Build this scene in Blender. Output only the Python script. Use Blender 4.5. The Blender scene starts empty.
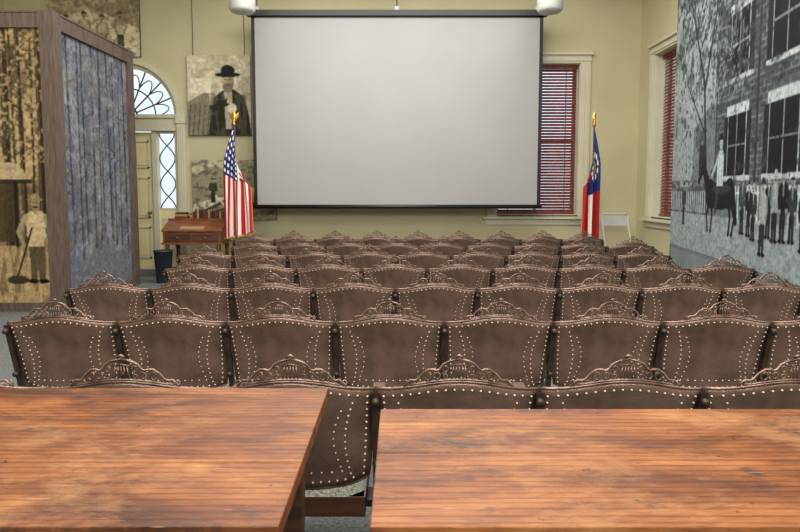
import bpy, bmesh, math, random
import numpy as np
from mathutils import Vector, Matrix
random.seed(4)
sc = bpy.context.scene
sc.view_settings.view_transform = 'Standard'
sc.view_settings.look = 'None'
pi = math.pi

def lin(c):
    return tuple(((v/255)/12.92 if v/255 <= 0.04045 else ((v/255+0.055)/1.055)**2.4) for v in c)

# ------------------------------------------------------------ materials
def newmat(name):
    m = bpy.data.materials.new(name); m.use_nodes = True
    nt = m.node_tree
    return m, nt, nt.nodes['Principled BSDF']

def N(nt, t, **kw):
    n = nt.nodes.new(t)
    for k, v in kw.items():
        if k in n.inputs: n.inputs[k].default_value = v
        else: setattr(n, k, v)
    return n

def ramp(nt, fac, stops):
    r = nt.nodes.new('ShaderNodeValToRGB')
    e = r.color_ramp.elements
    while len(e) < len(stops): e.new(0.5)
    for i, (p, c) in enumerate(stops):
        e[i].position = p; e[i].color = (*c, 1)
    nt.links.new(fac, r.inputs[0]); return r

def mixc(nt, fac, a, b, mode='MIX'):
    n = nt.nodes.new('ShaderNodeMix'); n.data_type = 'RGBA'; n.blend_type = mode
    for sock, v in ((n.inputs[0], fac), (n.inputs[6], a), (n.inputs[7], b)):
        if hasattr(v, 'links'): nt.links.new(v, sock)
        elif isinstance(v, (int, float)): sock.default_value = v
        else: sock.default_value = (*v, 1)
    return n.outputs[2]

def plain(name, c1, c2=None, scale=6, rough=0.6, metal=0.0, bump=0.0, bscale=80, spec=0.5, stretch=(1,1,1)):
    m, nt, b = newmat(name)
    c1 = lin(c1); c2 = lin(c2) if c2 else tuple(v*0.85 for v in c1)
    tc = N(nt, 'ShaderNodeTexCoord'); mp = N(nt, 'ShaderNodeMapping'); mp.inputs['Scale'].default_value = stretch
    nt.links.new(tc.outputs['Object'], mp.inputs[0])
    nz = N(nt, 'ShaderNodeTexNoise', Scale=scale, Detail=5.0)
    nt.links.new(mp.outputs[0], nz.inputs['Vector'])
    r = ramp(nt, nz.outputs[0], [(0.35, c1), (0.68, c2)])
    nt.links.new(r.outputs[0], b.inputs['Base Color'])
    b.inputs['Roughness'].default_value = rough; b.inputs['Metallic'].default_value = metal
    b.inputs['Specular IOR Level'].default_value = spec
    if bump:
        n2 = N(nt, 'ShaderNodeTexNoise', Scale=bscale, Detail=3.0)
        nt.links.new(mp.outputs[0], n2.inputs['Vector'])
        bp = N(nt, 'ShaderNodeBump', Strength=bump, Distance=0.01)
        nt.links.new(n2.outputs[0], bp.inputs['Height']); nt.links.new(bp.outputs[0], b.inputs['Normal'])
    return m

def vcol(name, rough=0.7):
    m, nt, b = newmat(name)
    a = N(nt, 'ShaderNodeVertexColor'); a.layer_name = 'Col'
    nt.links.new(a.outputs[0], b.inputs['Base Color'])
    b.inputs['Roughness'].default_value = rough
    b.inputs['Specular IOR Level'].default_value = 0.2
    return m

def table_wood(name, off, gain=1.0):
    m, nt, b = newmat(name)
    L = nt.links.new
    G = lambda c: tuple(v*gain for v in lin(c))
    tc = N(nt, 'ShaderNodeTexCoord')
    mp = N(nt, 'ShaderNodeMapping'); mp.inputs['Scale'].default_value = (1.8, 6.0, 6); mp.inputs['Location'].default_value = (off, off, 0)
    L(tc.outputs['Object'], mp.inputs[0])
    n1 = N(nt, 'ShaderNodeTexNoise', Scale=1.3, Detail=8.0, Roughness=0.65, Distortion=0.6); L(mp.outputs[0], n1.inputs['Vector'])
    base = ramp(nt, n1.outputs[0], [(0.30, G((74, 42, 22))), (0.45, G((116, 66, 34))), (0.57, G((144, 87, 46))), (0.75, G((174, 116, 68)))])
    # growth-ring grain lines
    mpw = N(nt, 'ShaderNodeMapping'); mpw.inputs['Scale'].default_value = (0.7, 7.0, 6); mpw.inputs['Location'].default_value = (off, off*1.7, 0); L(tc.outputs['Object'], mpw.inputs[0])
    w = N(nt, 'ShaderNodeTexWave', Scale=2.0, Distortion=5.0, Detail=2.5); w.inputs['Detail Scale'].default_value = 0.7
    w.bands_direction = 'Y'; L(mpw.outputs[0], w.inputs['Vector'])
    g = ramp(nt, w.outputs[0], [(0.0, (0.42, 0.34, 0.28)), (0.22, (0.85, 0.82, 0.8)), (0.6, (1, 1, 1))])
    c = mixc(nt, 0.65, base.outputs[0], g.outputs[0], 'MULTIPLY')
    mp2 = N(nt, 'ShaderNodeMapping'); mp2.inputs['Scale'].default_value = (14, 190, 150); L(tc.outputs['Object'], mp2.inputs[0])
    n2 = N(nt, 'ShaderNodeTexNoise', Scale=1.0, Detail=4.0, Roughness=0.6); L(mp2.outputs[0], n2.inputs['Vector'])
    g2 = ramp(nt, n2.outputs[0], [(0.3, (0.5, 0.45, 0.4)), (0.6, (1, 1, 1))])
    c = mixc(nt, 0.6, c, g2.outputs[0], 'MULTIPLY')
    # worn pale patches
    mp5 = N(nt, 'ShaderNodeMapping'); mp5.inputs['Scale'].default_value = (2.6, 4.0, 1); mp5.inputs['Location'].default_value = (off+7, 2*off, 1); L(tc.outputs['Object'], mp5.inputs[0])
    n5 = N(nt, 'ShaderNodeTexNoise', Scale=1.3, Detail=10.0, Roughness=0.78); L(mp5.outputs[0], n5.inputs['Vector'])
    g5 = ramp(nt, n5.outputs[0], [(0.50, (0, 0, 0)), (0.72, (0.6, 0.6, 0.6))])
    c = mixc(nt, g5.outputs[0], c, G((182, 134, 90)))
    # dark stains
    mp3 = N(nt, 'ShaderNodeMapping'); mp3.inputs['Scale'].default_value = (4.2, 6.4, 4); mp3.inputs['Location'].default_value = (off*2+1, off, 3); L(tc.outputs['Object'], mp3.inputs[0])
    n3 = N(nt, 'ShaderNodeTexNoise', Scale=1.2, Detail=9.0, Roughness=0.72); L(mp3.outputs[0], n3.inputs['Vector'])
    g3 = ramp(nt, n3.outputs[0], [(0.58, (0, 0, 0)), (0.68, (0.8, 0.8, 0.8))])
    c = mixc(nt, g3.outputs[0], c, G((50, 38, 34)))
    # scratches
    mp6 = N(nt, 'ShaderNodeMapping'); mp6.inputs['Scale'].default_value = (10, 190, 1); mp6.inputs['Rotation'].default_value = (0, 0, .5); L(tc.outputs['Object'], mp6.inputs[0])
    n6 = N(nt, 'ShaderNodeTexNoise', Scale=1.0, Detail=2.0); L(mp6.outputs[0], n6.inputs['Vector'])
    g6 = ramp(nt, n6.outputs[0], [(0.71, (0, 0, 0)), (0.74, (0.5, 0.5, 0.5))])
    c = mixc(nt, g6.outputs[0], c, G((196, 150, 108)))
    n4 = N(nt, 'ShaderNodeTexNoise', Scale=30.0, Detail=3.0); L(tc.outputs['Object'], n4.inputs['Vector'])
    g4 = ramp(nt, n4.outputs[0], [(0.69, (0, 0, 0)), (0.73, (0.9, 0.9, 0.9))])
    c = mixc(nt, g4.outputs[0], c, G((42, 24, 18)))
    L(c, b.inputs['Base Color'])
    rr = ramp(nt, n5.outputs[0], [(0.3, (0.34,)*3), (0.65, (0.6,)*3)])
    L(rr.outputs[0], b.inputs['Roughness'])
    b.inputs['Specular IOR Level'].default_value = 0.4
    bp = N(nt, 'ShaderNodeBump', Strength=0.35, Distance=0.004); L(n2.outputs[0], bp.inputs['Height']); L(bp.outputs[0], b.inputs['Normal'])
    return m

M = {}
M['wall'] = plain('plaster_wall', (196, 188, 150), (187, 179, 141), 1.2, 0.8, bump=0.05)
M['ceil'] = plain('ceiling_paint', (222, 219, 208), None, 1, 0.9)
M['trim'] = plain('cream_trim', (208, 204, 178), (200, 194, 166), 3, 0.45)
M['door'] = plain('cream_door', (236, 222, 170), (228, 214, 160), 3, 0.45)
M['base'] = plain('baseboard_paint', (158, 146, 116), None, 3, 0.5)
M['carpet'] = plain('carpet', (112, 116, 114), (70, 76, 78), 60, 0.95, bump=0.4, bscale=200)
M['seat'] = plain('seat_brown_metal', (142, 113, 99), (104, 82, 71), 8, 0.30, 0.40, bump=0.22, bscale=120)
M['iron'] = plain('iron_casting', (76, 60, 53), (54, 43, 38), 10, 0.4, 0.35)
M['crest'] = plain('iron_crest', (148, 120, 105), (88, 70, 62), 18, 0.26, 0.55)
M['rivet'] = plain('rivet_metal', (240, 228, 214), (226, 206, 188), 10, 0.3, 0.1)
M['fabric'] = plain('seat_fabric', (150, 152, 136), (50, 60, 56), 130, 0.95)
M['wood1'] = table_wood('table_wood_a', 0.0, 1.0)
M['wood2'] = table_wood('table_wood_b', 4.3, 1.08)
M['dwood'] = plain('dark_wood', (92, 58, 40), (58, 36, 26), 6, 0.45, stretch=(1, 1, 8))
M['desk'] = plain('desk_wood', (140, 84, 48), (88, 48, 28), 6, 0.35, stretch=(1, 6, 6))
M['frame'] = plain('kiosk_frame_wood', (106, 90, 80), (74, 62, 57), 5, 0.55, stretch=(8, 8, 1))
M['black'] = plain('black_enamel', (18, 18, 18), (26, 26, 26), 10, 0.4)
M['screen'] = plain('screen_fabric', (162, 160, 159), (158, 156, 156), 1, 0.5)
M['blind'] = plain('red_wood_blind', (136, 60, 46), (100, 40, 31), 10, 0.45)
M['white'] = plain('white_enamel', (205, 205, 200), None, 5, 0.4)
M['gold'] = plain('gold', (205, 160, 70), (170, 125, 50), 10, 0.3, 0.8)
M['pole'] = plain('flagpole_oak', (150, 105, 50), (120, 80, 40), 8, 0.35)
M['greybase'] = plain('panel_base', (128, 138, 138), (112, 120, 122), 4, 0.8)
M['mural'] = vcol('printed_mural', 0.6)
M['print'] = vcol('printed_photo', 0.6)
M['cloth'] = vcol('flag_cloth', 0.8)
M['darkcan'] = plain('dark_plastic', (40, 42, 48), None, 5, 0.5)
M['bookr'] = plain('book_cloth_red', (120, 50, 40), None, 5, 0.6)
M['bookb'] = plain('book_cloth_tan', (170, 140, 96), None, 5, 0.6)
gm, gnt, gb = newmat('window_glass')
tr = gnt.nodes.new('ShaderNodeBsdfTransparent'); gl = gnt.nodes.new('ShaderNodeBsdfGlossy'); gl.inputs['Roughness'].default_value = 0.05
mx = gnt.nodes.new('ShaderNodeMixShader'); mx.inputs[0].default_value = 0.08
gnt.links.new(tr.outputs[0], mx.inputs[1]); gnt.links.new(gl.outputs[0], mx.inputs[2]); gnt.links.new(mx.outputs[0], gnt.nodes['Material Output'].inputs[0])
M['glass'] = gm

# ------------------------------------------------------------ mesh builder
class MB:
    def __init__(s): s.v = []; s.f = []; s.m = []; s.mats = []; s.smooth = []
    def mi(s, k):
        if k not in s.mats: s.mats.append(k)
        return s.mats.index(k)
    def add(s, vs, fs, k, smooth=False):
        o = len(s.v); i = s.mi(k); s.v += [tuple(p) for p in vs]
        for f in fs: s.f.append([a+o for a in f]); s.m.append(i); s.smooth.append(smooth)
    def box(s, x0, x1, y0, y1, z0, z1, k):
        s.add([(x, y, z) for z in (z0, z1) for y in (y0, y1) for x in (x0, x1)],
              [(0, 2, 3, 1), (4, 5, 7, 6), (0, 1, 5, 4), (2, 6, 7, 3), (0, 4, 6, 2), (1, 3, 7, 5)], k)
    def prism(s, poly, a0, a1, axis, k):
        """poly in 2D; axis 'x' -> poly is (y,z); 'y' -> (x,z); 'z' -> (x,y)"""
        def P(p, a):
            return {'x': (a, p[0], p[1]), 'y': (p[0], a, p[1]), 'z': (p[0], p[1], a)}[axis]
        n = len(poly)
        vs = [P(p, a0) for p in poly]+[P(p, a1) for p in poly]
        fs = [list(range(n))[::-1], list(range(n, 2*n))]+[(i, (i+1) % n, n+(i+1) % n, n+i) for i in range(n)]
        s.add(vs, fs, k)
    def tube(s, pts, r, k, seg=6, closed=False):
        pts = [Vector(p) for p in pts]; n = len(pts); vs = []; up = None
        for i, p in enumerate(pts):
            if closed: t = pts[(i+1) % n]-pts[i-1]
            else: t = pts[min(i+1, n-1)]-pts[max(i-1, 0)]
            t.normalize()
            if up is None:
                up = t.cross(Vector((0, 1, 0)) if abs(t.y) < 0.9 else Vector((1, 0, 0)))
            up = (up-t*up.dot(t)).normalized(); bn = t.cross(up)
            rr = r[i] if isinstance(r, (list, tuple)) else r
            for j in range(seg):
                a = 2*pi*j/seg; vs.append(p+up*math.cos(a)*rr+bn*math.sin(a)*rr)
        fs = []
        for i in range(n if closed else n-1):
            q = (i+1) % n
            for j in range(seg):
                fs.append((i*seg+j, i*seg+(j+1) % seg, q*seg+(j+1) % seg, q*seg+j))
        if not closed:
            fs.append(list(range(seg))[::-1]); fs.append([(n-1)*seg+j for j in range(seg)])
        s.add(vs, fs, k, True)
    def lathe(s, cx, cy, prof, k, seg=16):
        vs = [(cx+r*math.cos(2*pi*j/seg), cy+r*math.sin(2*pi*j/seg), z) for r, z in prof for j in range(seg)]
        n = len(prof)
        fs = [(i*seg+j, i*seg+(j+1) % seg, (i+1)*seg+(j+1) % seg, (i+1)*seg+j) for i in range(n-1) for j in range(seg)]
        fs += [list(range(seg))[::-1], [(n-1)*seg+j for j in range(seg)]]
        s.add(vs, fs, k, True)
    def fill2d(s, polys, fn, depth, k):
        """even-odd filled 2D shape with holes, extruded 0..depth; fn(a,b,c)->world"""
        cu = bpy.data.curves.new('t', 'CURVE'); cu.dimensions = '2D'; cu.fill_mode = 'BOTH'; cu.extrude = depth/2
        for p in polys:
            sp = cu.splines.new('POLY'); sp.points.add(len(p)-1)
            for i, q in enumerate(p): sp.points[i].co = (q[0], q[1], 0, 1)
            sp.use_cyclic_u = True
        ob = bpy.data.objects.new('t', cu); sc.collection.objects.link(ob)
        dg = bpy.context.evaluated_depsgraph_get(); me = bpy.data.meshes.new_from_object(ob.evaluated_get(dg))
        s.add([fn(v.co.x, v.co.y, v.co.z+depth/2) for v in me.vertices], [list(p.vertices) for p in me.polygons], k)
        bpy.data.objects.remove(ob); bpy.data.curves.remove(cu); bpy.data.meshes.remove(me)
    def mesh(s, name):
        me = bpy.data.meshes.new(name); me.from_pydata(s.v, [], s.f)
        for k in s.mats: me.materials.append(M[k])
        me.polygons.foreach_set('material_index', s.m); me.polygons.foreach_set('use_smooth', s.smooth)
        bm = bmesh.new(); bm.from_mesh(me); bmesh.ops.remove_doubles(bm, verts=bm.verts, dist=1e-5)
        bmesh.ops.recalc_face_normals(bm, faces=bm.faces); bm.to_mesh(me); bm.free()
        return me
    def obj(s, name, bevel=0, parent=None, loc=(0, 0, 0), rot=0):
        ob = bpy.data.objects.new(name, s.mesh(name)); sc.collection.objects.link(ob)
        ob.location = loc; ob.rotation_euler[2] = rot
        if bevel:
            b = ob.modifiers.new('Bevel', 'BEVEL'); b.width = bevel; b.segments = 2; b.limit_method = 'ANGLE'
        if parent: ob.parent = parent
        return ob

def empty(name, loc=(0, 0, 0)):
    e = bpy.data.objects.new(name, None); e.location = loc; sc.collection.objects.link(e); return e

# ------------------------------------------------------------ print painting
class Canvas:
    def __init__(s, x0, x1, z0, z1, res, base=(128, 128, 128)):
        s.b = (x0, x1, z0, z1)
        s.nx = int((x1-x0)*res)+1; s.nz = int((z1-z0)*res)+1
        s.X, s.Z = np.meshgrid(np.linspace(x0, x1, s.nx), np.linspace(z0, z1, s.nz))
        s.c = np.zeros((s.nz, s.nx, 3))+np.array(base, float)
    def noise(s, sx, sz, seed, octv=1):
        rs = np.random.RandomState(seed); out = 0; amp = 1; tot = 0
        for o in range(octv):
            gx = int((s.b[1]-s.b[0])/sx*2**o)+3; gz = int((s.b[3]-s.b[2])/sz*2**o)+3
            g = rs.rand(gz, gx)
            fx = (s.X-s.b[0])/sx*2**o; fz = (s.Z-s.b[2])/sz*2**o
            ix = fx.astype(int); iz = fz.astype(int); tx = fx-ix; tz = fz-iz
            tx = tx*tx*(3-2*tx); tz = tz*tz*(3-2*tz)
            out = out+amp*(g[iz, ix]*(1-tx)*(1-tz)+g[iz, ix+1]*tx*(1-tz)+g[iz+1, ix]*(1-tx)*tz+g[iz+1, ix+1]*tx*tz)
            tot += amp; amp *= 0.6
        return out/tot
    def put(s, m, col, a=1.0):
        m = (np.clip(m.astype(float), 0, 1)*a)[..., None]
        s.c = s.c*(1-m)+np.array(col, float)*m
    def mul(s, f): s.c = s.c*(f[..., None] if hasattr(f, 'shape') else f)
    def soft(s, n=1):
        """slight focus softness of an enlarged old photograph"""
        for _ in range(n):
            p = np.pad(s.c, ((1, 1), (1, 1), (0, 0)), 'edge')
            s.c = (p[:-2, 1:-1]+p[2:, 1:-1]+p[1:-1, :-2]+p[1:-1, 2:]+2*p[1:-1, 1:-1])/6
    def tone(s, tint, amount, k, pivot=120, add=0):
        """contrast and monochrome toning of the print"""
        s.c = (s.c-pivot)*k+pivot+add
        g = s.c.mean(-1, keepdims=True)/255; s.c = s.c*(1-amount)+amount*255*g*np.array(tint)
    def ell(s, cx, cz, rx, rz, col, a=1, rot=0):
        dx = s.X-cx; dz = s.Z-cz; c, q = math.cos(rot), math.sin(rot)
        s.put(((dx*c+dz*q)/rx)**2+((-dx*q+dz*c)/rz)**2 < 1, col, a)
    def rect(s, x0, x1, z0, z1, col, a=1): s.put((s.X > x0) & (s.X < x1) & (s.Z > z0) & (s.Z < z1), col, a)
    def poly(s, P, col, a=1):
        m = np.zeros(s.X.shape, bool)
        for i in range(len(P)):
            x1, z1 = P[i]; x2, z2 = P[i-1]
            if z1 == z2: continue
            m ^= ((z1 > s.Z) != (z2 > s.Z)) & (s.X < (x2-x1)*(s.Z-z1)/(z2-z1)+x1)
        s.put(m, col, a)
    def line(s, p, q, w, col, a=1, w2=None):
        d = np.array(q, float)-np.array(p, float); L = max(d.dot(d), 1e-9)
        t = np.clip(((s.X-p[0])*d[0]+(s.Z-p[1])*d[1])/L, 0, 1)
        ww = w+((w if w2 is None else w2)-w)*t
        s.put((s.X-p[0]-t*d[0])**2+(s.Z-p[1]-t*d[1])**2 < (ww/2)**2, col, a)
    def person(s, x, z0, h, coat, legs, skin, hat=None, shirt=None, arms=0.0):
        u = h/7.5
        s.line((x-.35*u, z0+.1*u), (x-.3*u, z0+3.6*u), .5*u, legs, 1, .85*u); s.line((x+.35*u, z0+.1*u), (x+.3*u, z0+3.6*u), .5*u, legs, 1, .85*u)
        s.ell(x-.45*u, z0+.12*u, .45*u, .18*u, (20, 18, 16)); s.ell(x+.5*u, z0+.12*u, .45*u, .18*u, (20, 18, 16))
        s.poly([(x-.75*u, z0+3.2*u), (x-.95*u, z0+5.9*u), (x-.5*u, z0+6.3*u), (x+.5*u, z0+6.3*u), (x+.95*u, z0+5.9*u), (x+.75*u, z0+3.2*u)], coat)
        if shirt: s.poly([(x-.1*u, z0+4.8*u), (x-.22*u, z0+6.3*u), (x+.22*u, z0+6.3*u), (x+.1*u, z0+4.8*u)], shirt, .7)
        dk = tuple(v*.8 for v in coat)
        s.line((x-.9*u, z0+5.8*u), (x-(1.1+arms)*u, z0+4.5*u), .5*u, dk, 1, .4*u); s.line((x-(1.1+arms)*u, z0+4.5*u), (x-(.7+arms)*u, z0+3.4*u), .38*u, dk)
        s.line((x+.9*u, z0+5.8*u), (x+1.15*u, z0+4.5*u), .5*u, dk, 1, .4*u); s.line((x+1.15*u, z0+4.5*u), (x+.8*u, z0+3.5*u), .38*u, dk)
        s.ell(x-(.65+arms)*u, z0+3.3*u, .2*u, .24*u, skin); s.ell(x+.78*u, z0+3.4*u, .2*u, .24*u, skin)
        s.line((x, z0+6.2*u), (x, z0+6.6*u), .4*u, skin)
        s.ell(x, z0+6.95*u, .42*u, .55*u, skin)
        s.ell(x-.15*u, z0+7.0*u, .06*u, .05*u, (25, 20, 18)); s.ell(x+.15*u, z0+7.0*u, .06*u, .05*u, (25, 20, 18))
        s.ell(x, z0+6.65*u, .22*u, .09*u, (40, 30, 25))
        if hat: s.ell(x, z0+7.3*u, .75*u, .12*u, hat); s.ell(x, z0+7.5*u, .43*u, .3*u, hat)
        else: s.ell(x, z0+7.35*u, .42*u, .2*u, (40, 32, 28))
    def grid(s, name, fn, mat, parent=None, smooth=False):
        n = s.nx*s.nz
        co = np.array([fn(x, z) for x, z in zip(s.X.ravel(), s.Z.ravel())], np.float32)
        idx = np.arange(n).reshape(s.nz, s.nx)
        F = np.stack([idx[:-1, :-1], idx[:-1, 1:], idx[1:, 1:], idx[1:, :-1]], -1).reshape(-1, 4)
        me = bpy.data.meshes.new(name)
        me.vertices.add(n); me.vertices.foreach_set('co', co.ravel())
        me.loops.add(F.size); me.loops.foreach_set('vertex_index', F.ravel().astype(np.int32))
        me.polygons.add(len(F)); me.polygons.foreach_set('loop_start', np.arange(0, F.size, 4, dtype=np.int32))
        me.update(calc_edges=True); me.validate()
        if smooth: me.polygons.foreach_set('use_smooth', [True]*len(me.polygons))
        ca = me.color_attributes.new(name='Col', type='FLOAT_COLOR', domain='POINT')
        c = np.clip(s.c, 0, 255).reshape(-1, 3)/255
        l = np.where(c <= 0.04045, c/12.92, ((c+0.055)/1.055)**2.4)
        ca.data.foreach_set('color', np.concatenate([l, np.ones((n, 1))], 1).astype(np.float32).ravel())
        me.materials.append(M[mat])
        ob = bpy.data.objects.new(name, me); sc.collection.objects.link(ob)
        if parent: ob.parent = parent
        return ob

# ------------------------------------------------------------ room
WY = 10.6; RX = 4.03; LX = -6.6; FY = -2.6; H = 5.2; TH = 0.35
DC = -4.62; DR = 0.86; DZ = 2.64
arch = [(DC-DR, 0.0), (DC-DR, DZ)]+[(DC+DR*math.cos(a), DZ+DR*math.sin(a)) for a in [pi-pi*i/32 for i in range(33)]]+[(DC+DR, 0.0)]
w = MB()
outer = [(LX-TH, 0.0), (DC-DR, 0.0)]+arch[1:-1]+[(DC+DR, 0.0), (RX+TH, 0.0), (RX+TH, H), (LX-TH, H)]
W1 = (1.65, 3.03, 0.95, 3.5)
w.fill2d([outer, [(W1[0], W1[2]), (W1[1], W1[2]), (W1[1], W1[3]), (W1[0], W1[3])]], lambda a, b, c: (a, WY+c, b), TH, 'wall')
w.obj('wall_back')
W2 = (8.35, 9.95, 0.95, 3.5)
w = MB(); w.fill2d([[(FY, 0), (WY, 0), (WY, H), (FY, H)], [(W2[0], W2[2]), (W2[1], W2[2]), (W2[1], W2[3]), (W2[0], W2[3])]], lambda a, b, c: (RX+c, a, b), TH, 'wall'); w.obj('wall_right')
w = MB(); w.box(LX-TH, LX, FY, WY, 0, H, 'wall'); w.obj('wall_left')
w = MB(); w.box(LX-TH, RX+TH, FY-TH, FY, 0, H, 'wall'); w.obj('wall_front')
w = MB(); w.box(LX-TH, RX+TH, FY-TH, WY+TH, -0.1, 0, 'carpet'); w.obj('floor')
w = MB(); w.box(LX-TH, RX+TH, FY-TH, WY+TH, H, H+0.1, 'ceil'); w.obj('ceiling')
w = MB()
for a, b in ((LX, DC-1.03), (DC+1.03, RX)):
    w.box(a, b, WY-0.025, WY, 0, 0.2, 'base'); w.box(a, b, WY-0.03, WY, 0.2, 0.225, 'base')
w.obj('baseboard_back')
w = MB(); w.box(RX-0.025, RX, FY, WY-0.03, 0, 0.2, 'base'); w.obj('baseboard_right')

def window(name, a0, a1, z0, z1, fn):
    """fn(a, depth, z): depth negative = into the room"""
    mb = MB()
    def bx(A0, A1, d0, d1, Z0, Z1, k):
        p = [fn(a, d, z) for z in (Z0, Z1) for d in (d0, d1) for a in (A0, A1)]
        mb.add(p, [(0, 2, 3, 1), (4, 5, 7, 6), (0, 1, 5, 4), (2, 6, 7, 3), (0, 4, 6, 2), (1, 3, 7, 5)], k)
    c = 0.17
    for A0, A1 in ((a0-c, a0), (a1, a1+c)):
        bx(A0, A1, -0.03, 0, z0-0.02, z1, 'trim'); bx(A0+0.03, A0+.07, -0.045, -0.03, z0, z1, 'trim'); bx(A0+0.10, A1-.03, -0.045, -0.03, z0, z1, 'trim')
    bx(a0-c, a1+c, -0.03, 0, z1, z1+0.13, 'trim'); bx(a0-c-0.03, a1+c+0.03, -0.07, 0, z1+0.13, z1+0.17, 'trim'); bx(a0-c, a1+c, -0.045, 0, z1+0.03, z1+0.06, 'trim')
    bx(a0-c-0.08, a1+c+0.08, -0.10, 0.0, z0-0.06, z0-0.02, 'trim'); bx(a0-c-0.02, a1+c+0.02, -0.03, 0, z0-0.16, z0-0.06, 'trim')
    bx(a0, a1, 0.0, 0.3, z0-0.02, z0+0.012, 'trim')
    bx(a0, a0+0.012, 0, 0.3, z0, z1, 'trim'); bx(a1-0.012, a1, 0, 0.3, z0, z1, 'trim'); bx(a0, a1, 0, 0.3, z1-0.012, z1, 'trim')
    for A0, A1 in ((a0, a0+0.06), (a1-0.06, a1), ((a0+a1)/2-0.015, (a0+a1)/2+0.015)): bx(A0, A1, 0.24, 0.28, z0, z1, 'trim')
    for zz in (z0+0.03, (z0+z1)/2, z1-0.04): bx(a0, a1, 0.235, 0.285, zz-0.03, zz+0.03, 'trim')
    bx(a0, a1, 0.258, 0.262, z0, z1, 'glass')
    bx(a0+0.02, a1-0.02, 0.10, 0.17, z1-0.07, z1-0.015, 'blind')
    z = z1-0.1
    while z > z0+0.06:
        p = [fn(a, d, zz) for a in (a0+0.025, a1-0.025) for d, zz in ((0.118, z-0.023), (0.152, z+0.016), (0.154, z+0.019), (0.120, z-0.020))]
        mb.add(p, [(0, 1, 2, 3), (7, 6, 5, 4), (0, 4, 5, 1), (1, 5, 6, 2), (2, 6, 7, 3), (3, 7, 4, 0)], 'blind'); z -= 0.0505
    bx(a0+0.025, a1-0.025, 0.115, 0.157, z0+0.02, z0+0.045, 'blind')
    for f in (0.15, 0.5, 0.85):
        a = a0+(a1-a0)*f; bx(a-0.006, a+0.006, 0.108, 0.112, z0+0.03, z1-0.05, 'blind')
    return mb.obj(name)
window('window_1', *W1, lambda a, d, z: (a, WY+d, z))
window('window_2', *W2, lambda a, d, z: (RX+d, a, z))

# ------------------------------------------------------------ entrance door with fanlight
d = MB(); y0 = WY+0.08; y1 = WY+0.14
def rng(r, n=32, a0=0, a1=pi): return [(DC+r*math.cos(a0+(a1-a0)*i/n), DZ+r*math.sin(a0+(a1-a0)*i/n)) for i in range(n+1)]
d.box(DC-.40, DC+.40, y0, y1, 0.02, 2.36, 'door')
for sx in (-1, 1):
    for za, zb in ((0.2, 0.75), (0.9, 1.6), (1.75, 2.22)):
        a, b = sorted((DC+sx*.07, DC+sx*.33))
        for r in ((a, b, za, za+.03), (a, b, zb-.03, zb), (a, a+.03, za, zb), (b-.03, b, za, zb)): d.box(r[0], r[1], y0-.015, y0, r[2], r[3], 'trim')
        d.box(a+.05, b-.05, y0-.01, y0, za+.05, zb-.05, 'door')
    a, b = sorted((DC+sx*.40, DC+sx*.48)); d.box(a, b, WY+.03, WY+.17, 0, 2.38, 'trim')
    a, b = sorted((DC+sx*.79, DC+sx*.86)); d.box(a, b, WY+.03, WY+.17, 0, 2.38, 'trim')
    a, b = sorted((DC+sx*.48, DC+sx*.79)); d.box(a, b, y0, y1, 0, 1.03, 'door'); d.box(a+.05, b-.05, y0-.012, y0, .2, .9, 'trim')
    d.box(a, b, y0+.03, y0+.035, 1.03, 2.38, 'glass')
    c = (a+b)/2
    for zz in (1.03, 2.34): d.box(a, b, y0, y1, zz, zz+.04, 'trim')
    n = 40
    for ph in (0, pi):
        d.tube([(c+.13*math.cos(ph+i/n*3*pi), y0+.02, 1.05+1.3*i/n) for i in range(n+1)], .011, 'iron', 5)
    # pilaster outside the opening
    a, b = sorted((DC+sx*.86, DC+sx*1.0)); d.box(a, b, WY-.05, WY, 0, 2.5, 'trim'); d.box(a-.015, b+.015, WY-.07, WY, 2.5, 2.64, 'trim'); d.box(a-.015, b+.015, WY-.07, WY, 0, .2, 'trim')
    for k in range(3): d.box(a+.03+.035*k, a+.045+.035*k, WY-.06, WY-.05, .25, 2.45, 'trim')
d.tube([(DC+.34, y0-.06, 1.0), (DC+.34, y0-.0, 1.0)], .02, 'gold', 8)
d.lathe(DC+.34, y0-.07, [(.005, .97), (.028, .985), (.032, 1.0), (.028, 1.015), (.005, 1.03)], 'gold', 10)
d.box(DC-.86, DC+.86, WY-.02, WY+.17, 2.38, 2.64, 'trim'); d.box(DC-.9, DC+.9, WY-.05, WY, 2.59, 2.65, 'trim')
d.fill2d([rng(.86)+rng(.79, 32, pi, 0)], lambda a, b, c: (a, WY+.05+c, b), .1, 'trim')
d.fill2d([rng(.94)+rng(.86, 32, pi, 0)], lambda a, b, c: (a, WY-.04+c, b), .04, 'trim')
d.fill2d([rng(.80)], lambda a, b, c: (a, WY+.12+c, b), .005, 'glass')
for i in range(1, 8):
    a = pi*i/8; d.tube([(DC+.14*math.cos(a), WY+.1, DZ+.14*math.sin(a)), (DC+.8*math.cos(a), WY+.1, DZ+.8*math.sin(a))], .013, 'iron', 5)
d.tube([(p[0], WY+.1, p[1]) for p in rng(.14)], .018, 'iron', 5)
d.tube([(p[0], WY+.1, p[1]) for p in rng(.46)], .012, 'iron', 5)
for i in range(8):
    d.tube([(DC+(.5+.2*math.sin(t*pi))*math.cos(pi*(i+t)/8), WY+.1, DZ+(.5+.2*math.sin(t*pi))*math.sin(pi*(i+t)/8)) for t in [j/8 for j in range(9)]], .010, 'iron', 5)
d.obj('door_1')

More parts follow.
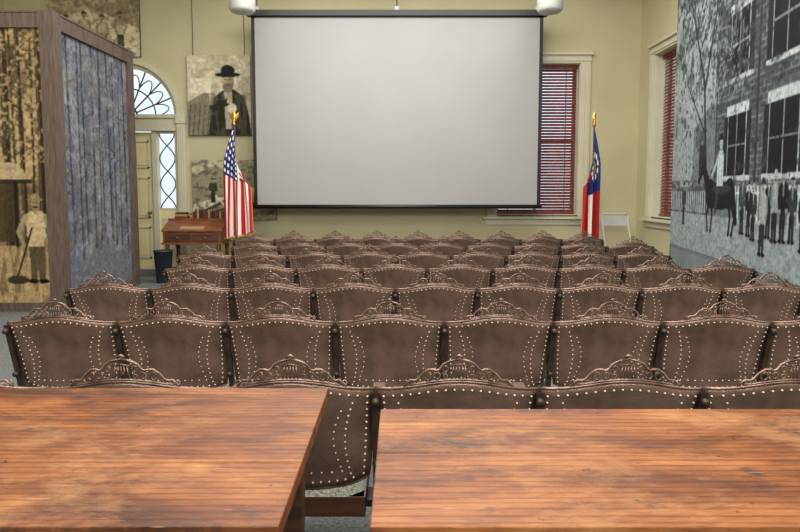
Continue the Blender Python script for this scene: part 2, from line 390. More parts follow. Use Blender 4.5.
# ------------------------------------------------------------ projection screen
s = MB(); SY = 10.1; xa, xb, za, zb = -2.37, 2.28, 1.08, 4.13
s.box(xa+.05, xb-.05, SY-.002, SY+.002, za+.06, zb, 'screen')
s.box(xa, xa+.055, SY-.004, SY+.004, za, zb, 'black'); s.box(xb-.055, xb, SY-.004, SY+.004, za, zb, 'black')
s.box(xa, xb, SY-.004, SY+.004, zb-.02, zb+.02, 'black')
s.tube([(xa-.02, SY, za+.03), (xb+.02, SY, za+.03)], .035, 'black', 10)
s.box(xa-.06, xb+.06, SY-.06, SY+.06, zb, zb+.09, 'black')
for x in (xa+.1, -.05, xb-.1):
    s.box(x-.03, x+.03, SY-.03, SY+.03, zb+.09, zb+.15, 'white'); s.tube([(x, SY, zb+.15), (x, SY, H)], .008, 'black', 6)
s.obj('projection_screen')

# ------------------------------------------------------------ pendant speakers / lamps
for x in (-2.23, 2.12):
    p = MB(); p.lathe(0, 0, [(.02, 3.88), (.15, 3.885), (.18, 3.92), (.18, 4.18), (.15, 4.24), (.03, 4.27), (.012, 4.3), (.012, H)], 'white', 24); p.obj('pendant_lamp', loc=(x, 9.0, 0))

# ------------------------------------------------------------ theater seats
xc = .265
def ztop(sv): return .742+.038*(0.5+0.5*math.cos(pi*sv))**0.9
def zbot(sv): return .385+.025*abs(sv)**6
def PP(sv, t):
    wd = .237+.024*t**.8
    return (xc+sv*wd, .095*(1-t)-.055*(1-sv*sv)+.012*math.sin(pi*t), zbot(sv)+t*(ztop(sv)-zbot(sv)))
def standard(mb, x):
    h = .012
    mb.prism([(-.006, .728), (.012, .728), (.115, .40), (.085, .40)], x-h, x+h, 'x', 'iron')
    mb.prism([(.085, .40), (.40, .36), (.40, .32), (.26, .30), (.20, .22), (.19, .10), (.24, .03), (.36, .02), (.36, 0), (.0, 0), (.0, .02), (.10, .03), (.15, .10), (.14, .24), (.08, .32)], x-h, x+h, 'x', 'iron')
    mb.tube([(x, .03, .61), (x, .12, .62), (x, .30, .62), (x, .38, .60), (x, .39, .54), (x, .34, .46), (x, .36, .37)], .012, 'iron', 6)
    mb.box(x-.022, x+.022, .06, .38, .622, .642, 'dwood')
    mb.box(x-.03, x+.03, -.005, .375, 0, .012, 'iron')
    for zz, yy in ((.70, -.008), (.47, .055)): mb.tube([(x, yy-.012, zz), (x, yy+.02, zz)], .013, 'iron', 8)
def make_seat(name, last):
    mb = MB(); nx, nz = 24, 12
    fr = [PP(-1+2*i/nx, j/nz) for j in range(nz+1) for i in range(nx+1)]
    bk = [(p[0], p[1]+.010, p[2]) for p in fr]; o = len(fr)
    fs = []
    for j in range(nz):
        for i in range(nx):
            a = j*(nx+1)+i; fs += [(a, a+1, a+nx+2, a+nx+1), (o+a, o+a+nx+1, o+a+nx+2, o+a+1)]
    bd = [i for i in range(nx+1)]+[j*(nx+1)+nx for j in range(1, nz+1)]+[nz*(nx+1)+i for i in range(nx-1, -1, -1)]+[j*(nx+1) for j in range(nz-1, 0, -1)]
    for i in range(len(bd)):
        a, b = bd[i], bd[(i+1) % len(bd)]; fs.append((a, o+a, o+b, b))
    mb.add(fr+bk, fs, 'seat', True)
    mb.tube([(fr[i][0], fr[i][1]+.004, fr[i][2]) for i in bd], .0056, 'crest', 6, closed=True)
    def riv(sv, t, r=.0040):
        p = PP(sv, t); vs = [(p[0], p[1]-.0055, p[2])]
        for q, yy in ((.7, -.004), (1, .0005)):
            for j in range(6): vs.append((p[0]+r*q*math.cos(j*pi/3), p[1]+yy, p[2]+r*q*math.sin(j*pi/3)))
        mb.add(vs, [(0, 1+(j+1) % 6, 1+j) for j in range(6)]+[(1+j, 1+(j+1) % 6, 7+(j+1) % 6, 7+j) for j in range(6)], 'rivet', True)
    for i in range(13):
        for sg in (-1, 1): riv(sg*.92, .06+.86*i/12)
    for i in range(12):
        for sg in (-1, 1): riv(sg*(.74-.09*math.sin(pi*i/11)), .11+.74*i/11, .0036)
    for i in range(9):
        for sg in (-1, 1): riv(sg*(.60-.10*math.sin(pi*i/8)), .20+.56*i/8, .0030)
    for i in range(16): riv(-.80+1.60*i/15, .93)
    for i in range(15): riv(-.78+1.56*i/14, .06)
    for i in range(10): riv(-.62+1.24*i/9, .15, .0034)
    # iron crest, open scrollwork
    K = 1.32
    Z = lambda dx: ztop(dx/.260)
    yq = lambda dx: -.055*(1-(dx/.260)**2)+.004
    C = lambda dx, dz: (xc+dx, yq(dx), Z(dx)+dz*K)
    mb.tube([C(-.155+.31*i/16, .005) for i in range(17)], .0048, 'crest', 5)
    for sg in (-1, 1):
        mb.tube([C(sg*a, b) for a, b in ((.175, .000), (.165, .010), (.152, .017), (.140, .014), (.130, .016), (.115, .028), (.096, .036), (.080, .034), (.070, .030), (.060, .034), (.050, .044), (.032, .050), (.0, .056))], .0044, 'crest', 5)
        for cx_, cz_, r_ in ((.098, .020, .0105), (.068, .018, .0085), (.127, .009, .0055), (.168, .012, .006), (.043, .032, .008), (.043, .014, .006)):
            mb.tube([C(sg*(cx_+r_*math.cos(a)), cz_+r_*math.sin(a)) for a in [j*pi/4 for j in range(8)]], .0032, 'crest', 4, closed=True)
    for i in range(-2, 3): mb.tube([C(i*.012, .006), C(i*.009, .038)], .0028, 'crest', 4)
    mb.tube([C(-.028, .038), C(0, .042), C(.028, .038)], .0034, 'crest', 4)
    mb.tube([C(-.012, .059), C(0, .064), C(.012, .059)], .0045, 'crest', 5)
    # seat pan
    mb.box(.04, .49, .085, .46, .265, .335, 'dwood')
    nu = 8; g = [(.045+.44*i/nu, .088+.365*j/nu, .335+.022*(1-(2*i/nu-1)**4)*(1-(2*j/nu-1)**4)) for j in range(nu+1) for i in range(nu+1)]
    mb.add(g, [(j*(nu+1)+i, j*(nu+1)+i+1, (j+1)*(nu+1)+i+1, (j+1)*(nu+1)+i) for j in range(nu) for i in range(nu)], 'fabric', True)
    mb.box(.015, .515, .20, .30, .24, .265, 'iron')
    for xx in (0,)+((.53,) if last else ()): standard(mb, xx)
    return mb.mesh(name)
m1 = make_seat('theater_seat', False); m2 = make_seat('theater_seat_end', True)
ph = [-2.20, -1.905, -2.15, -1.90, -2.15, -1.90, -2.15]
for n in range(7):
    Y = 1.956+1.003*n
    x0 = ph[n] if n else -.079-.53*4
    cnt = 9
    for k in range(cnt):
        ob = bpy.data.objects.new('theater_seat', m2 if k == cnt-1 else m1); sc.collection.objects.link(ob)
        ob.location = (x0+.53*k, Y, 0)

# ------------------------------------------------------------ tables
def table(name, x0, x1, ya, yb, z, planks, mat):
    t = MB(); yy = ya
    for i, f in enumerate(planks):
        w_ = (yb-ya)*f; t.box(x0, x1, yy+(.0012 if i else 0), yy+w_-.0012, z-.034, z, mat); yy += w_
    t.box(x0+.01, x1-.01, ya+.02, yb-.02, z-.04, z-.034, 'dwood')
    a, b, c, e = x0+.07, x1-.07, ya+.07, yb-.07
    t.box(a, b, c, c+.022, z-.15, z-.04, 'dwood'); t.box(a, b, e-.022, e, z-.15, z-.04, 'dwood')
    t.box(a, a+.022, c, e, z-.15, z-.04, 'dwood'); t.box(b-.022, b, c, e, z-.15, z-.04, 'dwood')
    for lx in (a-.01, b-.06):
        for ly in (c-.01, e-.06):
            q = [(lx, ly), (lx+.07, ly), (lx+.07, ly+.07), (lx, ly+.07)]; cx_, cy_ = lx+.035, ly+.035
            vs = [(px, py, z-.04) for px, py in q]+[(px, py, z-.18) for px, py in q]+[(cx_+(px-cx_)*.6, cy_+(py-cy_)*.6, 0) for px, py in q]
            t.add(vs, [(0, 1, 2, 3), (11, 10, 9, 8)]+[(r*4+i, r*4+(i+1) % 4, (r+1)*4+(i+1) % 4, (r+1)*4+i) for r in range(2) for i in range(4)], 'dwood')
    return t.obj(name, bevel=.003)
table('wooden_table', -2.35, -.21, 1.03, 1.785, .80, (.34, .36, .30), 'wood1')
table('wooden_table', -.052, 2.1, 1.03, 1.61, .80, (.52, .48), 'wood2')

# ------------------------------------------------------------ exhibit kiosk (left)
KX = -3.8; KY0 = 6.95; KY1 = 9.0; KL = -5.9; KH = 3.32
k = MB(); p = .16
for xx, yy in ((KX-p, KY0), (KX-p, KY1-p), (KL, KY0), (KL, KY1-p)): k.box(xx, xx+p, yy, yy+p, 0, KH, 'frame')
for z0_, z1_ in ((0, .10), (KH-.16, KH)):
    k.box(KL+p, KX-p, KY0+.01, KY0+.1, z0_, z1_, 'frame'); k.box(KX-.1, KX-.01, KY0+p, KY1-p, z0_, z1_, 'frame')
    k.box(KL+.01, KL+.1, KY0+p, KY1-p, z0_, z1_, 'frame'); k.box(KL+p, KX-p, KY1-.1, KY1-.01, z0_, z1_, 'frame')
k.box(KL+p, KX-p, KY0+.05, KY1-.05, .1, KH-.16, 'frame'); k.box(KL+.05, KX-.05, KY0+p, KY1-p, .1, KH-.16, 'frame')
k.box(KL, KX, KY0, KY1, KH, KH+.02, 'frame')
kio = empty('exhibit_kiosk'); k.obj('kiosk_frame', parent=kio)
c = Canvas(KL+p, KX-p, .10, KH-.16, 110, (206, 166, 100))
n1 = c.noise(.35, .3, 1, 4); n2 = c.noise(.05, .05, 2, 3); n3 = c.noise(.03, .2, 3, 3)
c.put(np.clip((n1-.45)*8, 0, 1)*(c.Z > .9), (128, 100, 58), .8)
c.put(np.clip((n2-.5)*8, 0, 1)*(c.Z > .8), (222, 184, 116), .6)
c.put((c.Z > .7) & (c.Z < 1.5), (126, 96, 54), .6)
c.put(np.clip((n2-.55)*8, 0, 1)*(c.Z > .7)*(c.Z < 1.5), (180, 144, 88), .6)
for tx, tw, ln in ((-5.6, .1, .05), (-5.25, .07, 0), (-5.0, .12, -.04), (-4.72, .06, 0), (-4.58, .05, .02), (-4.41, .10, .02), (-4.30, .03, -.03), (-4.22, .06, -.02), (-4.12, .03, .03), (-4.02, .08, .01), (-4.8, .04, 0)):
    c.line((tx, .72), (tx+ln, 3.3), tw, (64, 44, 24), .95, tw*.75); c.line((tx-tw*.25, .75), (tx+ln-tw*.2, 3.3), tw*.25, (156, 120, 72), .6)
    for i in range(7):
        bz = random.uniform(1.6, 3.1); sg = random.choice((-1, 1)); c.line((tx+ln*.5, bz), (tx+sg*random.uniform(.08, .25), bz+random.uniform(0, .18)), .018, (70, 50, 28), .8, .006)
c.put(np.clip((c.noise(.07, .07, 9, 3)-.54)*12, 0, 1)*(c.Z > 1.75), (96, 80, 44), .7)
c.put((c.noise(.035, .035, 10, 2) > .62) & (c.Z > 1.6), (216, 182, 120), .7)
c.rect(KL, KX, .1, .75, (206, 168, 106), .85); c.put((n3 > .54) & (c.Z < .75), (140, 104, 60), .7)
c.poly([(-5.2, 1.5), (-4.75, 1.72), (-4.30, 1.68), (-4.14, 1.5)], (196, 172, 132)); c.poly([(-5.2, 1.5), (-4.14, 1.5), (-4.14, 1.45), (-5.2, 1.45)], (70, 52, 34))
c.rect(-5.0, -4.32, .8, 1.45, (92, 68, 40), .85)
for q in (-4.95, -4.6, -4.33): c.line((q, .75), (q, 1.48), .04, (56, 38, 24))
c.person(-4.78, .5, .85, (80, 62, 44), (70, 54, 40), (190, 150, 104), (70, 56, 38))
c.person(-4.11, .33, .97, (214, 190, 148), (112, 88, 58), (180, 138, 94), (170, 142, 98), None, .5)
c.line((-4.36, .35), (-4.16, .95), .02, (60, 42, 24)); c.ell(-4.34, .36, .12, .05, (80, 60, 36))
c.soft(1); c.mul(.74+.32*c.noise(.025, .025, 12, 2)); c.tone((1.10, .98, .78), .7, 1.12)
c.grid('forest_print', lambda x, z: (x, KY0+.045, z), 'mural', kio)
c = Canvas(KY0+p, KY1-p, .10, KH-.16, 90, (130, 133, 142))
n1 = c.noise(.3, .5, 21, 4)
c.put(np.clip((n1-.4)*5, 0, 1), (94, 98, 110), .8)
for i in range(11):
    tx = KY0+.22+i*.16+random.uniform(-.05, .05); tw = random.uniform(.03, .10); ln = random.uniform(-.06, .06)
    c.line((tx, .5+random.uniform(0, .3)), (tx+ln, 3.3), tw, (60, 62, 72), .85, tw*.7); c.line((tx+tw*.3, .6), (tx+ln+tw*.25, 3.3), tw*.2, (168, 168, 172), .5)
    for j in range(6):
        bz = random.uniform(1.2, 3.0); c.line((tx+ln*.5, bz), (tx+random.choice((-1, 1))*random.uniform(.1, .3), bz+random.uniform(0, .25)), .02, (60, 62, 72), .8, .008)
c.put(np.clip((c.noise(.12, .12, 23, 4)-.52)*9, 0, 1), (158, 161, 166), .5); c.put(np.clip((c.noise(.15, .15, 24, 4)-.56)*10, 0, 1), (126, 118, 106), .5)
c.put((c.Z < .55), (110, 113, 122), .6)
c.mul(.70+.44*c.noise(.03, .03, 25, 2))
c.grid('woodland_print', lambda x, z: (KX-.045, x, z), 'mural', kio)

# ------------------------------------------------------------ courthouse mural panel (right)
A = Vector((3.715, 8.5, 0)); B = Vector((2.967, 4.2, 0)); U = (B-A).normalized(); Lg = (B-A).length; nrm = Vector((-U.y, U.x, 0))
if nrm.x > 0: nrm = -nrm
mp_ = empty('mural_panel'); k = MB()
def PB(s0, s1, d0, d1, z0, z1, kk):
    pts = [A+U*ss+nrm*dd+Vector((0, 0, zz)) for zz in (z0, z1) for dd in (d0, d1) for ss in (s0, s1)]
    k.add(pts, [(0, 2, 3, 1), (4, 5, 7, 6), (0, 1, 5, 4), (2, 6, 7, 3), (0, 4, 6, 2), (1, 3, 7, 5)], kk)
PB(0, Lg, -.06, -.005, .62, 4.9, 'greybase'); PB(.0, Lg, -.05, -.01, 0, .62, 'greybase'); PB(-.01, 0, -.065, .0, 0, 4.9, 'frame')
k.obj('panel_core', parent=mp_)
c = Canvas(0, Lg, .65, 4.88, 120, (156, 166, 166))
n1 = c.noise(.4, .4, 31, 4)
# brick building
c.poly([(1.75, 1.42), (1.75, 4.9), (4.5, 4.9), (4.5, 1.42)], (88, 97, 102))
row = np.floor((c.Z)/.06); colb = (c.X+(row % 2)*.075) % .15
c.put(((c.Z % .06 < .014) | (colb < .016)) & (c.X > 1.75) & (c.Z > 1.42), (150, 158, 158), .7)
rs = np.random.RandomState(5); rb = rs.rand(200, 80)
c.put((rb[np.clip(row.astype(int), 0, 199), np.clip(((c.X+(row % 2)*.075)/.15).astype(int), 0, 79)] > .6) & (c.X > 1.75) & (c.Z > 1.42), (56, 64, 72), .4)
for a, b in ((2.15, 2.62), (3.17, 3.72)):
    for z0_, z1_ in ((1.52, 2.12), (2.5, 3.12), (3.5, 4.1)):
        c.rect(a-.14, b+.14, z0_-.05, z0_, (190, 198, 198)); c.rect(a-.06, b+.06, z1_, z1_+.10, (190, 198, 198)); c.rect(a-.03, b+.03, z0_, z1_, (176, 184, 184)); c.rect(a, b, z0_, z1_, (32, 38, 44))
        c.rect((a+b)/2-.012, (a+b)/2+.012, z0_, z1_, (140, 148, 150)); c.rect(a, b, (z0_+z1_)/2-.01, (z0_+z1_)/2+.01, (140, 148, 150))
        for q in (a-.13, b+.02): c.rect(q, q+.11, z0_, z1_, (46, 54, 60)); 
c.rect(2.86, 2.91, 1.42, 4.9, (54, 62, 70), .8)
c.rect(1.7, 1.8, 1.42, 4.9, (66, 76, 82), .8)
# side wing
c.poly([(.95, 1.4), (.95, 2.1), (1.75, 2.4), (1.75, 1.4)], (122, 132, 134)); c.rect(1.2, 1.4, 1.55, 1.9, (56, 64, 70))
# foliage
f = c.noise(.16, .16, 33, 5); den = np.clip((c.Z-1.9)*.45, 0, 1)*np.clip(1.7-abs(c.X-1.2)*.75, 0, 1)
c.put(np.clip((f+den*.28-.64)*10, 0, 1), (78, 88, 92), .8)
c.put(np.clip((c.noise(.05, .05, 34, 3)+den*.2-.66)*10, 0, 1), (50, 58, 64), .75)
c.put((c.noise(.05, .05, 35, 3) > .60) & (c.Z > 2.3) & (c.X < 2.6), (176, 184, 182), .5)
for p0, p1, w_ in (((1.5, 1.3), (1.3, 2.6), .10), ((1.3, 2.6), (.6, 3.8), .06), ((1.32, 2.5), (2.0, 4.2), .06), ((1.4, 2.0), (.6, 2.7), .035), ((1.9, 3.8), (3.0, 4.4), .035), ((.9, 3.3), (.5, 4.5), .03), ((1.8, 3.6), (1.4, 4.6), .03)): c.line(p0, p1, w_, (52, 60, 66), .85, w_*.5)
# ground
c.rect(0, 5, .6, 1.12, (160, 170, 170)); c.put((c.noise(.08, .03, 36, 3) > .55) & (c.Z < 1.12), (132, 144, 146), .6)
c.rect(0, 5, 1.1, 1.42, (112, 122, 124), .8)
c.put((c.noise(.12, .06, 37, 3) > .5) & (c.Z > 1.1) & (c.Z < 1.5) & (c.X < 1.7), (74, 84, 88), .7)
# picket fence
fz = c.X > 2.4
c.put(fz & (c.Z > 1.34) & (c.Z < 1.36), (205, 211, 211), .85); c.put(fz & (c.X % .08 < .04) & (c.Z > 1.08) & (c.Z < 1.42), (202, 210, 210), .85)
fz = c.X < 1.5
c.put(fz & (c.X % .08 < .04) & (c.Z > 1.12) & (c.Z < 1.36), (184, 192, 192), .8)
# horse and rider
hx, hz = 1.95, .92; dk = (40, 44, 50)
for a, b, d_, e in ((-.33, -.40, -.36, .16), (-.24, -.22, -.25, .1), (.30, .34, .31, .14), (.38, .46, .40, .1)):
    c.line((hx+a, hz+.33), (hx+b, hz+.18), .085, dk, 1, .05); c.line((hx+b, hz+.18), (hx+d_, hz+.01), .045, dk); c.ell(hx+d_+.0, hz+.01, .035, .02, dk)
c.ell(hx, hz+.40, .42, .15, dk); c.ell(hx+.3, hz+.42, .16, .16, dk); c.ell(hx-.3, hz+.42, .17, .16, dk); c.ell(hx+.05, hz+.47, .3, .05, (84, 88, 92), .6)
c.line((hx-.35, hz+.45), (hx-.56, hz+.72), .19, dk, 1, .11); c.line((hx-.55, hz+.73), (hx-.74, hz+.56), .11, dk, 1, .06); c.poly([(hx-.56, hz+.76), (hx-.53, hz+.86), (hx-.49, hz+.76)], dk)
c.line((hx+.42, hz+.46), (hx+.50, hz+.15), .06, dk, 1, .09)
c.line((hx-.05, hz+.52), (hx-.12, hz+.22), .10, (74, 80, 86), 1, .06); c.poly([(hx-.10, hz+.5), (hx-.10, hz+.82), (hx-.04, hz+.88), (hx+.05, hz+.88), (hx+.10, hz+.82), (hx+.10, hz+.5)], (186, 194, 194))
c.line((hx-.08, hz+.8), (hx-.26, hz+.62), .05, (166, 174, 174)); c.ell(hx, hz+.95, .05, .065, (178, 178, 172)); c.ell(hx, hz+1.0, .10, .018, dk); c.ell(hx, hz+1.02, .05, .035, dk)
for i in range(12):
    x = 2.60+i*.155+random.uniform(-.03, .03); g = random.choice([(44, 50, 56), (64, 72, 78), (150, 156, 158), (40, 44, 50), (80, 86, 90)])
    c.person(x, .93+random.uniform(-.03, .04), .56+random.uniform(-.06, .05), g, (48, 54, 60), (176, 176, 168), random.choice([(42, 46, 50), (176, 180, 176), None]), (180, 184, 184))
c.person(.62, .95, .52, (70, 78, 82), (52, 58, 64), (170, 174, 168), (52, 58, 62))
c.person(3.1, .80, .66, (164, 170, 170), (58, 64, 70), (176, 176, 168), (54, 58, 64))
c.soft(1)
c.mul(.78+.34*c.noise(.03, .03, 38, 3)); c.tone((.95, 1.01, 1.02), .6, 1.18, 120, -8)
c.grid('courthouse_print', lambda x, z: tuple(A+U*x+nrm*.002+Vector((0, 0, z))), 'mural', mp_)

# ------------------------------------------------------------ hung photographs on back wall
def photo(x0, x1, z0, z1, paint, wires=True):
    e = empty('hanging_photograph'); k = MB(); k.box(x0, x1, WY-.05, WY-.012, z0, z1, 'black')
    if wires:
        for q in (x0+.1, x1-.1): k.tube([(q, WY-.03, z1), (q, WY-.03, H-.02)], .005, 'black', 5)
    k.obj('photo_backing', parent=e)
    c = Canvas(x0, x1, z0, z1, 85, (196, 184, 150)); paint(c, x0, x1, z0, z1); c.soft(1); c.mul(.82+.36*c.noise(.04, .04, 3, 3)); c.tone((1.05, 1.0, .86), .5, 1.12, 120, 4)
    c.grid('photo_print', lambda x, z: (x, WY-.053, z), 'print', e)
def p_man(c, x0, x1, z0, z1):
    c.rect(x0, x1, z0, z1, (200, 190, 160)); c.put(np.clip((c.noise(.2, .2, 41, 4)-.48)*8, 0, 1), (160, 152, 124), .6)
    c.poly([(x0, z0), (x0, z0+.55), (x0+.35, z0+.75), (x0+.45, z0)], (130, 122, 98)); c.rect(x0+.05, x0+.4, z0+.7, z0+.95, (212, 204, 178))
    for i in range(5): c.line((x0+.08*i, z0), (x0+.08*i+.05, z0+.5), .015, (80, 74, 58))
    m = x0+.68; dk = (46, 43, 36)
    c.poly([(m-.34, z0), (m-.30, z0+.35), (m-.24, z0+.62), (m-.10, z0+.74), (m+.10, z0+.76), (m+.26, z0+.64), (m+.34, z0+.35), (m+.38, z0)], dk)
    c.put((c.noise(.06, .2, 44, 3) > .52) & (abs(c.X-m) < .3) & (c.Z < z0+.7), (96, 90, 74), .6)
    c.poly([(m-.05, z0+.1), (m-.07, z0+.72), (m+.07, z0+.72), (m+.06, z0+.1)], (164, 154, 126))
    c.ell(m, z0+.89, .105, .15, (176, 156, 120)); c.ell(m+.05, z0+.89, .05, .12, (124, 108, 84), .5); c.ell(m, z0+.79, .085, .085, (120, 110, 90)); c.ell(m-.04, z0+.92, .022, .011, dk); c.ell(m+.04, z0+.92, .022, .011, dk); c.ell(m, z0+.88, .014, .035, (136, 116, 88)); c.ell(m, z0+.825, .03, .008, dk)
    c.ell(m, z0+1.0, .21, .04, (36, 33, 28)); c.ell(m, z0+1.07, .115, .09, (36, 33, 28)); c.line((m-.25, z0+.45), (m-.02, z0+.55), .11, dk); c.ell(m+.02, z0+.56, .05, .04, (190, 170, 130)); c.ell(m+.06, z0+.45, .08, .08, (200, 194, 174))
photo(-3.56, -2.5, 2.30, 3.62, p_man)
def p_land(c, x0, x1, z0, z1):
    c.rect(x0, x1, z0, z1, (184, 174, 138)); c.put((c.noise(.3, .12, 51, 4) > .5), (130, 122, 94), .7)
    c.poly([(x0, z0+.75), (x0+.4, z1-.1), (x0+.9, z0+.7), (x1, z0+.5), (x1, z0), (x0, z0)], (146, 136, 106)); c.line((x0, z0+.2), (x1, z0+.6), .12, (204, 194, 162)); c.line((x0+.1, z0+.1), (x1, z0+.35), .03, (66, 62, 50))
    c.put((c.noise(.08, .05, 52, 3) > .6), (78, 74, 58), .6)
    c.line((x0+.2, z0+.15), (x0+.9, z0+.5), .05, (74, 70, 56)); c.line((x0+.3, z0+.5), (x0+.7, z0+.1), .03, (214, 204, 174))
    c.person(x0+.35, z0+.3, .4, (66, 62, 50), (56, 52, 42), (170, 150, 114), (56, 52, 42))
photo(-3.52, -2.1, .87, 1.89, p_land, False)
def p_work(c, x0, x1, z0, z1):
    c.rect(x0, x1, z0, z1, (176, 158, 118)); c.put((c.noise(.25, .2, 61, 4) > .5), (126, 108, 76), .6); c.poly([(x0, z0+.5), (x0+.7, z0+.8), (x1, z0+.45), (x1, z0), (x0, z0)], (204, 190, 150))
    for i in range(4): c.person(x0+.3+.3*i, z0+.05+.05*(i % 2), .62, random.choice([(80, 68, 50), (180, 164, 128)]), (70, 60, 46), (160, 132, 94), (80, 68, 50))
    c.put((c.noise(.1, .06, 62, 3) > .58), (110, 92, 64), .5)
photo(-5.85, -4.33, 3.60, 4.78, p_work)

# ------------------------------------------------------------ flags
def flag(name, x, y, side, kind, W, zlow):
    e = empty(name); k = MB()
    k.lathe(x, y, [(.16, 0), (.16, .02), (.12, .05), (.04, .08), (.03, .12)], 'gold', 20)
    k.tube([(x, y, .08), (x, y, 2.42)], .014, 'pole', 8)
    k.lathe(x, y, [(.02, 2.36), (.03, 2.39), (.014, 2.41), (.03, 2.44), (.012, 2.48)], 'gold', 10)
    k.add([(x, y-.01, 2.60), (x-.035, y, 2.52), (x, y-.012, 2.46), (x+.035, y, 2.52), (x, y+.012, 2.52)], [(0, 1, 2), (0, 2, 3), (0, 3, 4), (0, 4, 1), (1, 4, 2), (3, 2, 4)], 'gold')
    if kind == 'us':
        for sg in (-1, 1): k.add([(x, y, 2.46), (x+sg*.02, y-.006, 2.52), (x+sg*.08, y, 2.57), (x+sg*.07, y, 2.50), (x+sg*.03, y, 2.45)], [(0, 1, 2, 3, 4)], 'gold')
    k.obj('flagpole', parent=e)
    c = Canvas(0, 1, 0, 1, 120, (255, 255, 255)); X, Z = c.X, 1-c.Z   # X along the fly, Z down the hoist
    if kind == 'us':
        c.put((np.floor(Z*13) % 2 == 0), (186, 34, 44)); c.put((np.floor(Z*13) % 2 == 1), (236, 230, 220))
        c.put((X < .42) & (Z < .54), (40, 50, 104))
        for i in range(6):
            for j in range(5): c.put((X-(.04+.068*i))**2+((Z-(.05+.108*j))*.6)**2 < .0003, (240, 240, 235))
    else:
        c.put(Z > -1, (178, 36, 40)); c.put((Z > .36) & (Z < .64) & (X > .5), (228, 220, 208)); c.put((X < .55) & (Z < .75), (40, 52, 110))
        for i in range(12): c.put((X-(.28+.13*math.cos(i*pi/6)))**2+(Z-(.33+.19*math.sin(i*pi/6)))**2 < .0008, (230, 225, 210))
        c.put((X-.28)**2+((Z-.33))**2 < .008, (200, 160, 70))
    c.put((X > .985) | (Z > .985), (205, 160, 70))
    def fn(u, zz):
        wv = 1-zz
        su = min(1.0, u*3.2)**.7; su = su*(.80+.20*u)
        fold = math.sin(wv*pi*5+.6*math.sin(u*5))
        px = x+side*(W*su*(wv-.42)+.012*u*math.sin(wv*20))+.012*side
        py = y-.02-.055*su*fold-.03*su
        pz = 2.36-wv*.85*(1-u)**1.6-u*(2.36-zlow)*(1-.16*wv*(1-u))+.07*u*(wv-.5)
        return (px, py, pz)
    c.grid('flag_cloth', fn, 'cloth', e, smooth=True)
flag('american_flag', -2.54, 9.6, 1, 'us', .46, .66)
flag('state_flag', 3.02, 9.75, -1, 'ga', .29, .60)

# ------------------------------------------------------------ antique desk
k = MB(); a, b, c0, c1 = -3.68, -2.78, 9.6, 10.15
k.prism([(c0, .56), (c1, .56), (c1, .90), (c1-.2, .90), (c0, .74)], a, b, 'x', 'desk')
k.box(a-.03, b+.03, c1-.24, c1+.02, .90, .925, 'desk'); k.box(a-.03, b+.03, c0-.03, c1+.02, .535, .56, 'desk')
k.prism([(c0-.02, .735), (c1-.22, .895), (c1-.22, .91), (c0-.02, .752)], a-.02, b+.02, 'x', 'desk')
k.prism([(c0+.02, .765), (c0+.26, .835), (c0+.26, .855), (c0+.02, .785)], a+.25, a+.62, 'x', 'bookb')
for xx in (a+.03, (a+b)/2+.01):
    k.box(xx, xx+.40, c0-.012, c0, .585, .70, 'dwood'); k.lathe(xx+.20, c0-.03, [(.008, .63), (.018, .64), (.008, .65)], 'gold', 8)
for i in range(12): k.tube([(a+.03+i*.076, c1, .925), (a+.03+i*.076, c1, .985)], .007, 'desk', 5)
k.tube([(a, c1, .99), (b, c1, .99)], .012, 'desk', 6)
bx_ = a+.06
for i, (tw, th_, mt) in enumerate(((.20, .035, 'bookr'), (.18, .03, 'bookb'), (.16, .03, 'dwood'))): k.box(bx_+.01*i, bx_+.01*i+tw, c1-.20, c1-.05, .925+.034*i, .925+.034*i+th_, mt)
for i in range(14): k.box(a+.34+.036*i, a+.37+.036*i, c1-.18, c1-.05, .925, 1.03+.012*(i*5 % 4), ('bookr', 'dwood', 'bookb', 'dwood', 'darkcan')[i % 5])
for xx in (a+.05, b-.05):
    for yy in (c0+.04, c1-.05): k.lathe(xx, yy, [(.022, 0), (.028, .03), (.016, .06), (.03, .12), (.02, .16), (.034, .30), (.026, .42), (.035, .44), (.035, .54)], 'desk', 12)
    k.tube([(xx, c0+.04, .14), (xx, c1-.05, .14)], .015, 'desk', 6)
k.tube([(a+.05, (c0+c1)/2, .14), (b-.05, (c0+c1)/2, .14)], .015, 'desk', 6)
k.obj('antique_desk', bevel=.003)
k = MB(); k.lathe(-3.53, 9.2, [(.10, 0), (.105, .01), (.135, .46), (.145, .465), (.145, .485), (.13, .485), (.1, .03)], 'darkcan', 20); k.obj('trash_can')

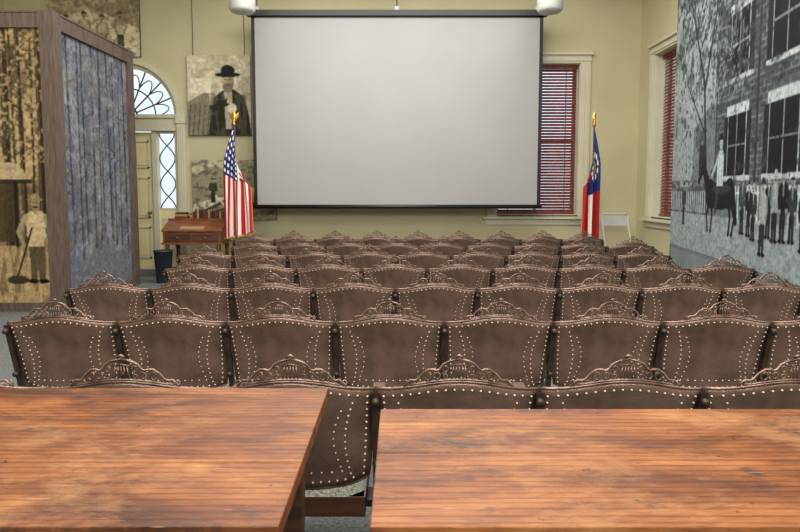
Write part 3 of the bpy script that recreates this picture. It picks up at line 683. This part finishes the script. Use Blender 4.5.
# ------------------------------------------------------------ folding chair
k = MB(); x0, x1, y = 3.30, 3.72, 9.95
for xx in (x0, x1):
    k.tube([(xx, y-.32, .0), (xx, y-.05, .46), (xx, y+.14, .80), (xx, y+.18, .97)], .014, 'white', 8)
    k.tube([(xx, y+.2, 0), (xx, y-.02, .40), (xx, y-.16, .46)], .012, 'white', 8)
k.tube([(x0, y+.18, .97), (x0+.04, y+.185, .995), (x1-.04, y+.185, .995), (x1, y+.18, .97)], .014, 'white', 8)
k.prism([(x0+.01, .80), (x1-.01, .80), (x1-.01, .93), (x1-.05, .95), (x0+.05, .95), (x0+.01, .93)], y+.155, y+.17, 'y', 'white')
k.box(x0+.015, x1-.015, y-.30, y+.05, .44, .47, 'white'); k.tube([(x0, y-.25, .12), (x1, y-.25, .12)], .009, 'white', 6); k.tube([(x0, y+.14, .10), (x1, y+.14, .10)], .009, 'white', 6)
k.obj('folding_chair')

# ------------------------------------------------------------ lights
def area(name, loc, size, power, col=(1, 1, 1), rot=(0, 0, 0), sy=None):
    l = bpy.data.lights.new(name, 'AREA'); l.energy = power; l.color = col; l.size = size
    if sy: l.shape = 'RECTANGLE'; l.size_y = sy
    o = bpy.data.objects.new(name, l); o.location = loc; o.rotation_euler = rot; sc.collection.objects.link(o); return o
area('overhead_fill_a', (0, 7.4, 5.05), 5, 340, (1, .98, .94), sy=3)  # added soft fill under the ceiling, no fixture behind it
area('overhead_fill_b', (-.5, 2.4, 5.05), 6, 240, (1, .98, .95), sy=3)  # second added overhead fill, above the front seats, also without a fixture
area('warm_fill_left', (-4.9, 4.2, 4.9), 1.6, 80, (1, .90, .74))  # warm fill added to make the left side warmer, not a real lamp
area('rear_fill', (0, -1.6, 4.2), 6, 340, (1, .98, .96), rot=(math.radians(62), 0, 0), sy=1.5)  # unseen fill added behind the camera, aimed at murals and screen
area('cool_side_fill', (3.95, 1.9, 2.3), 2.0, 50, (.86, .93, 1), rot=(0, math.radians(90), 0), sy=1.6)  # cool fill added at the right wall for bluish highlights; no window here
wd = bpy.data.worlds.new('World'); sc.world = wd; wd.use_nodes = True
bg = wd.node_tree.nodes['Background']; bg.inputs[0].default_value = (.78, .88, 1, 1); bg.inputs[1].default_value = 1.3

# ------------------------------------------------------------ camera
cam = bpy.data.cameras.new('camera'); co = bpy.data.objects.new('camera', cam); sc.collection.objects.link(co)
cam.sensor_width = 36; cam.lens = 27.9; cam.shift_y = -.034; cam.clip_start = .05
co.location = (0, 0, 1.38); co.rotation_euler = (math.radians(90-4.5), 0, 0)
sc.camera = co
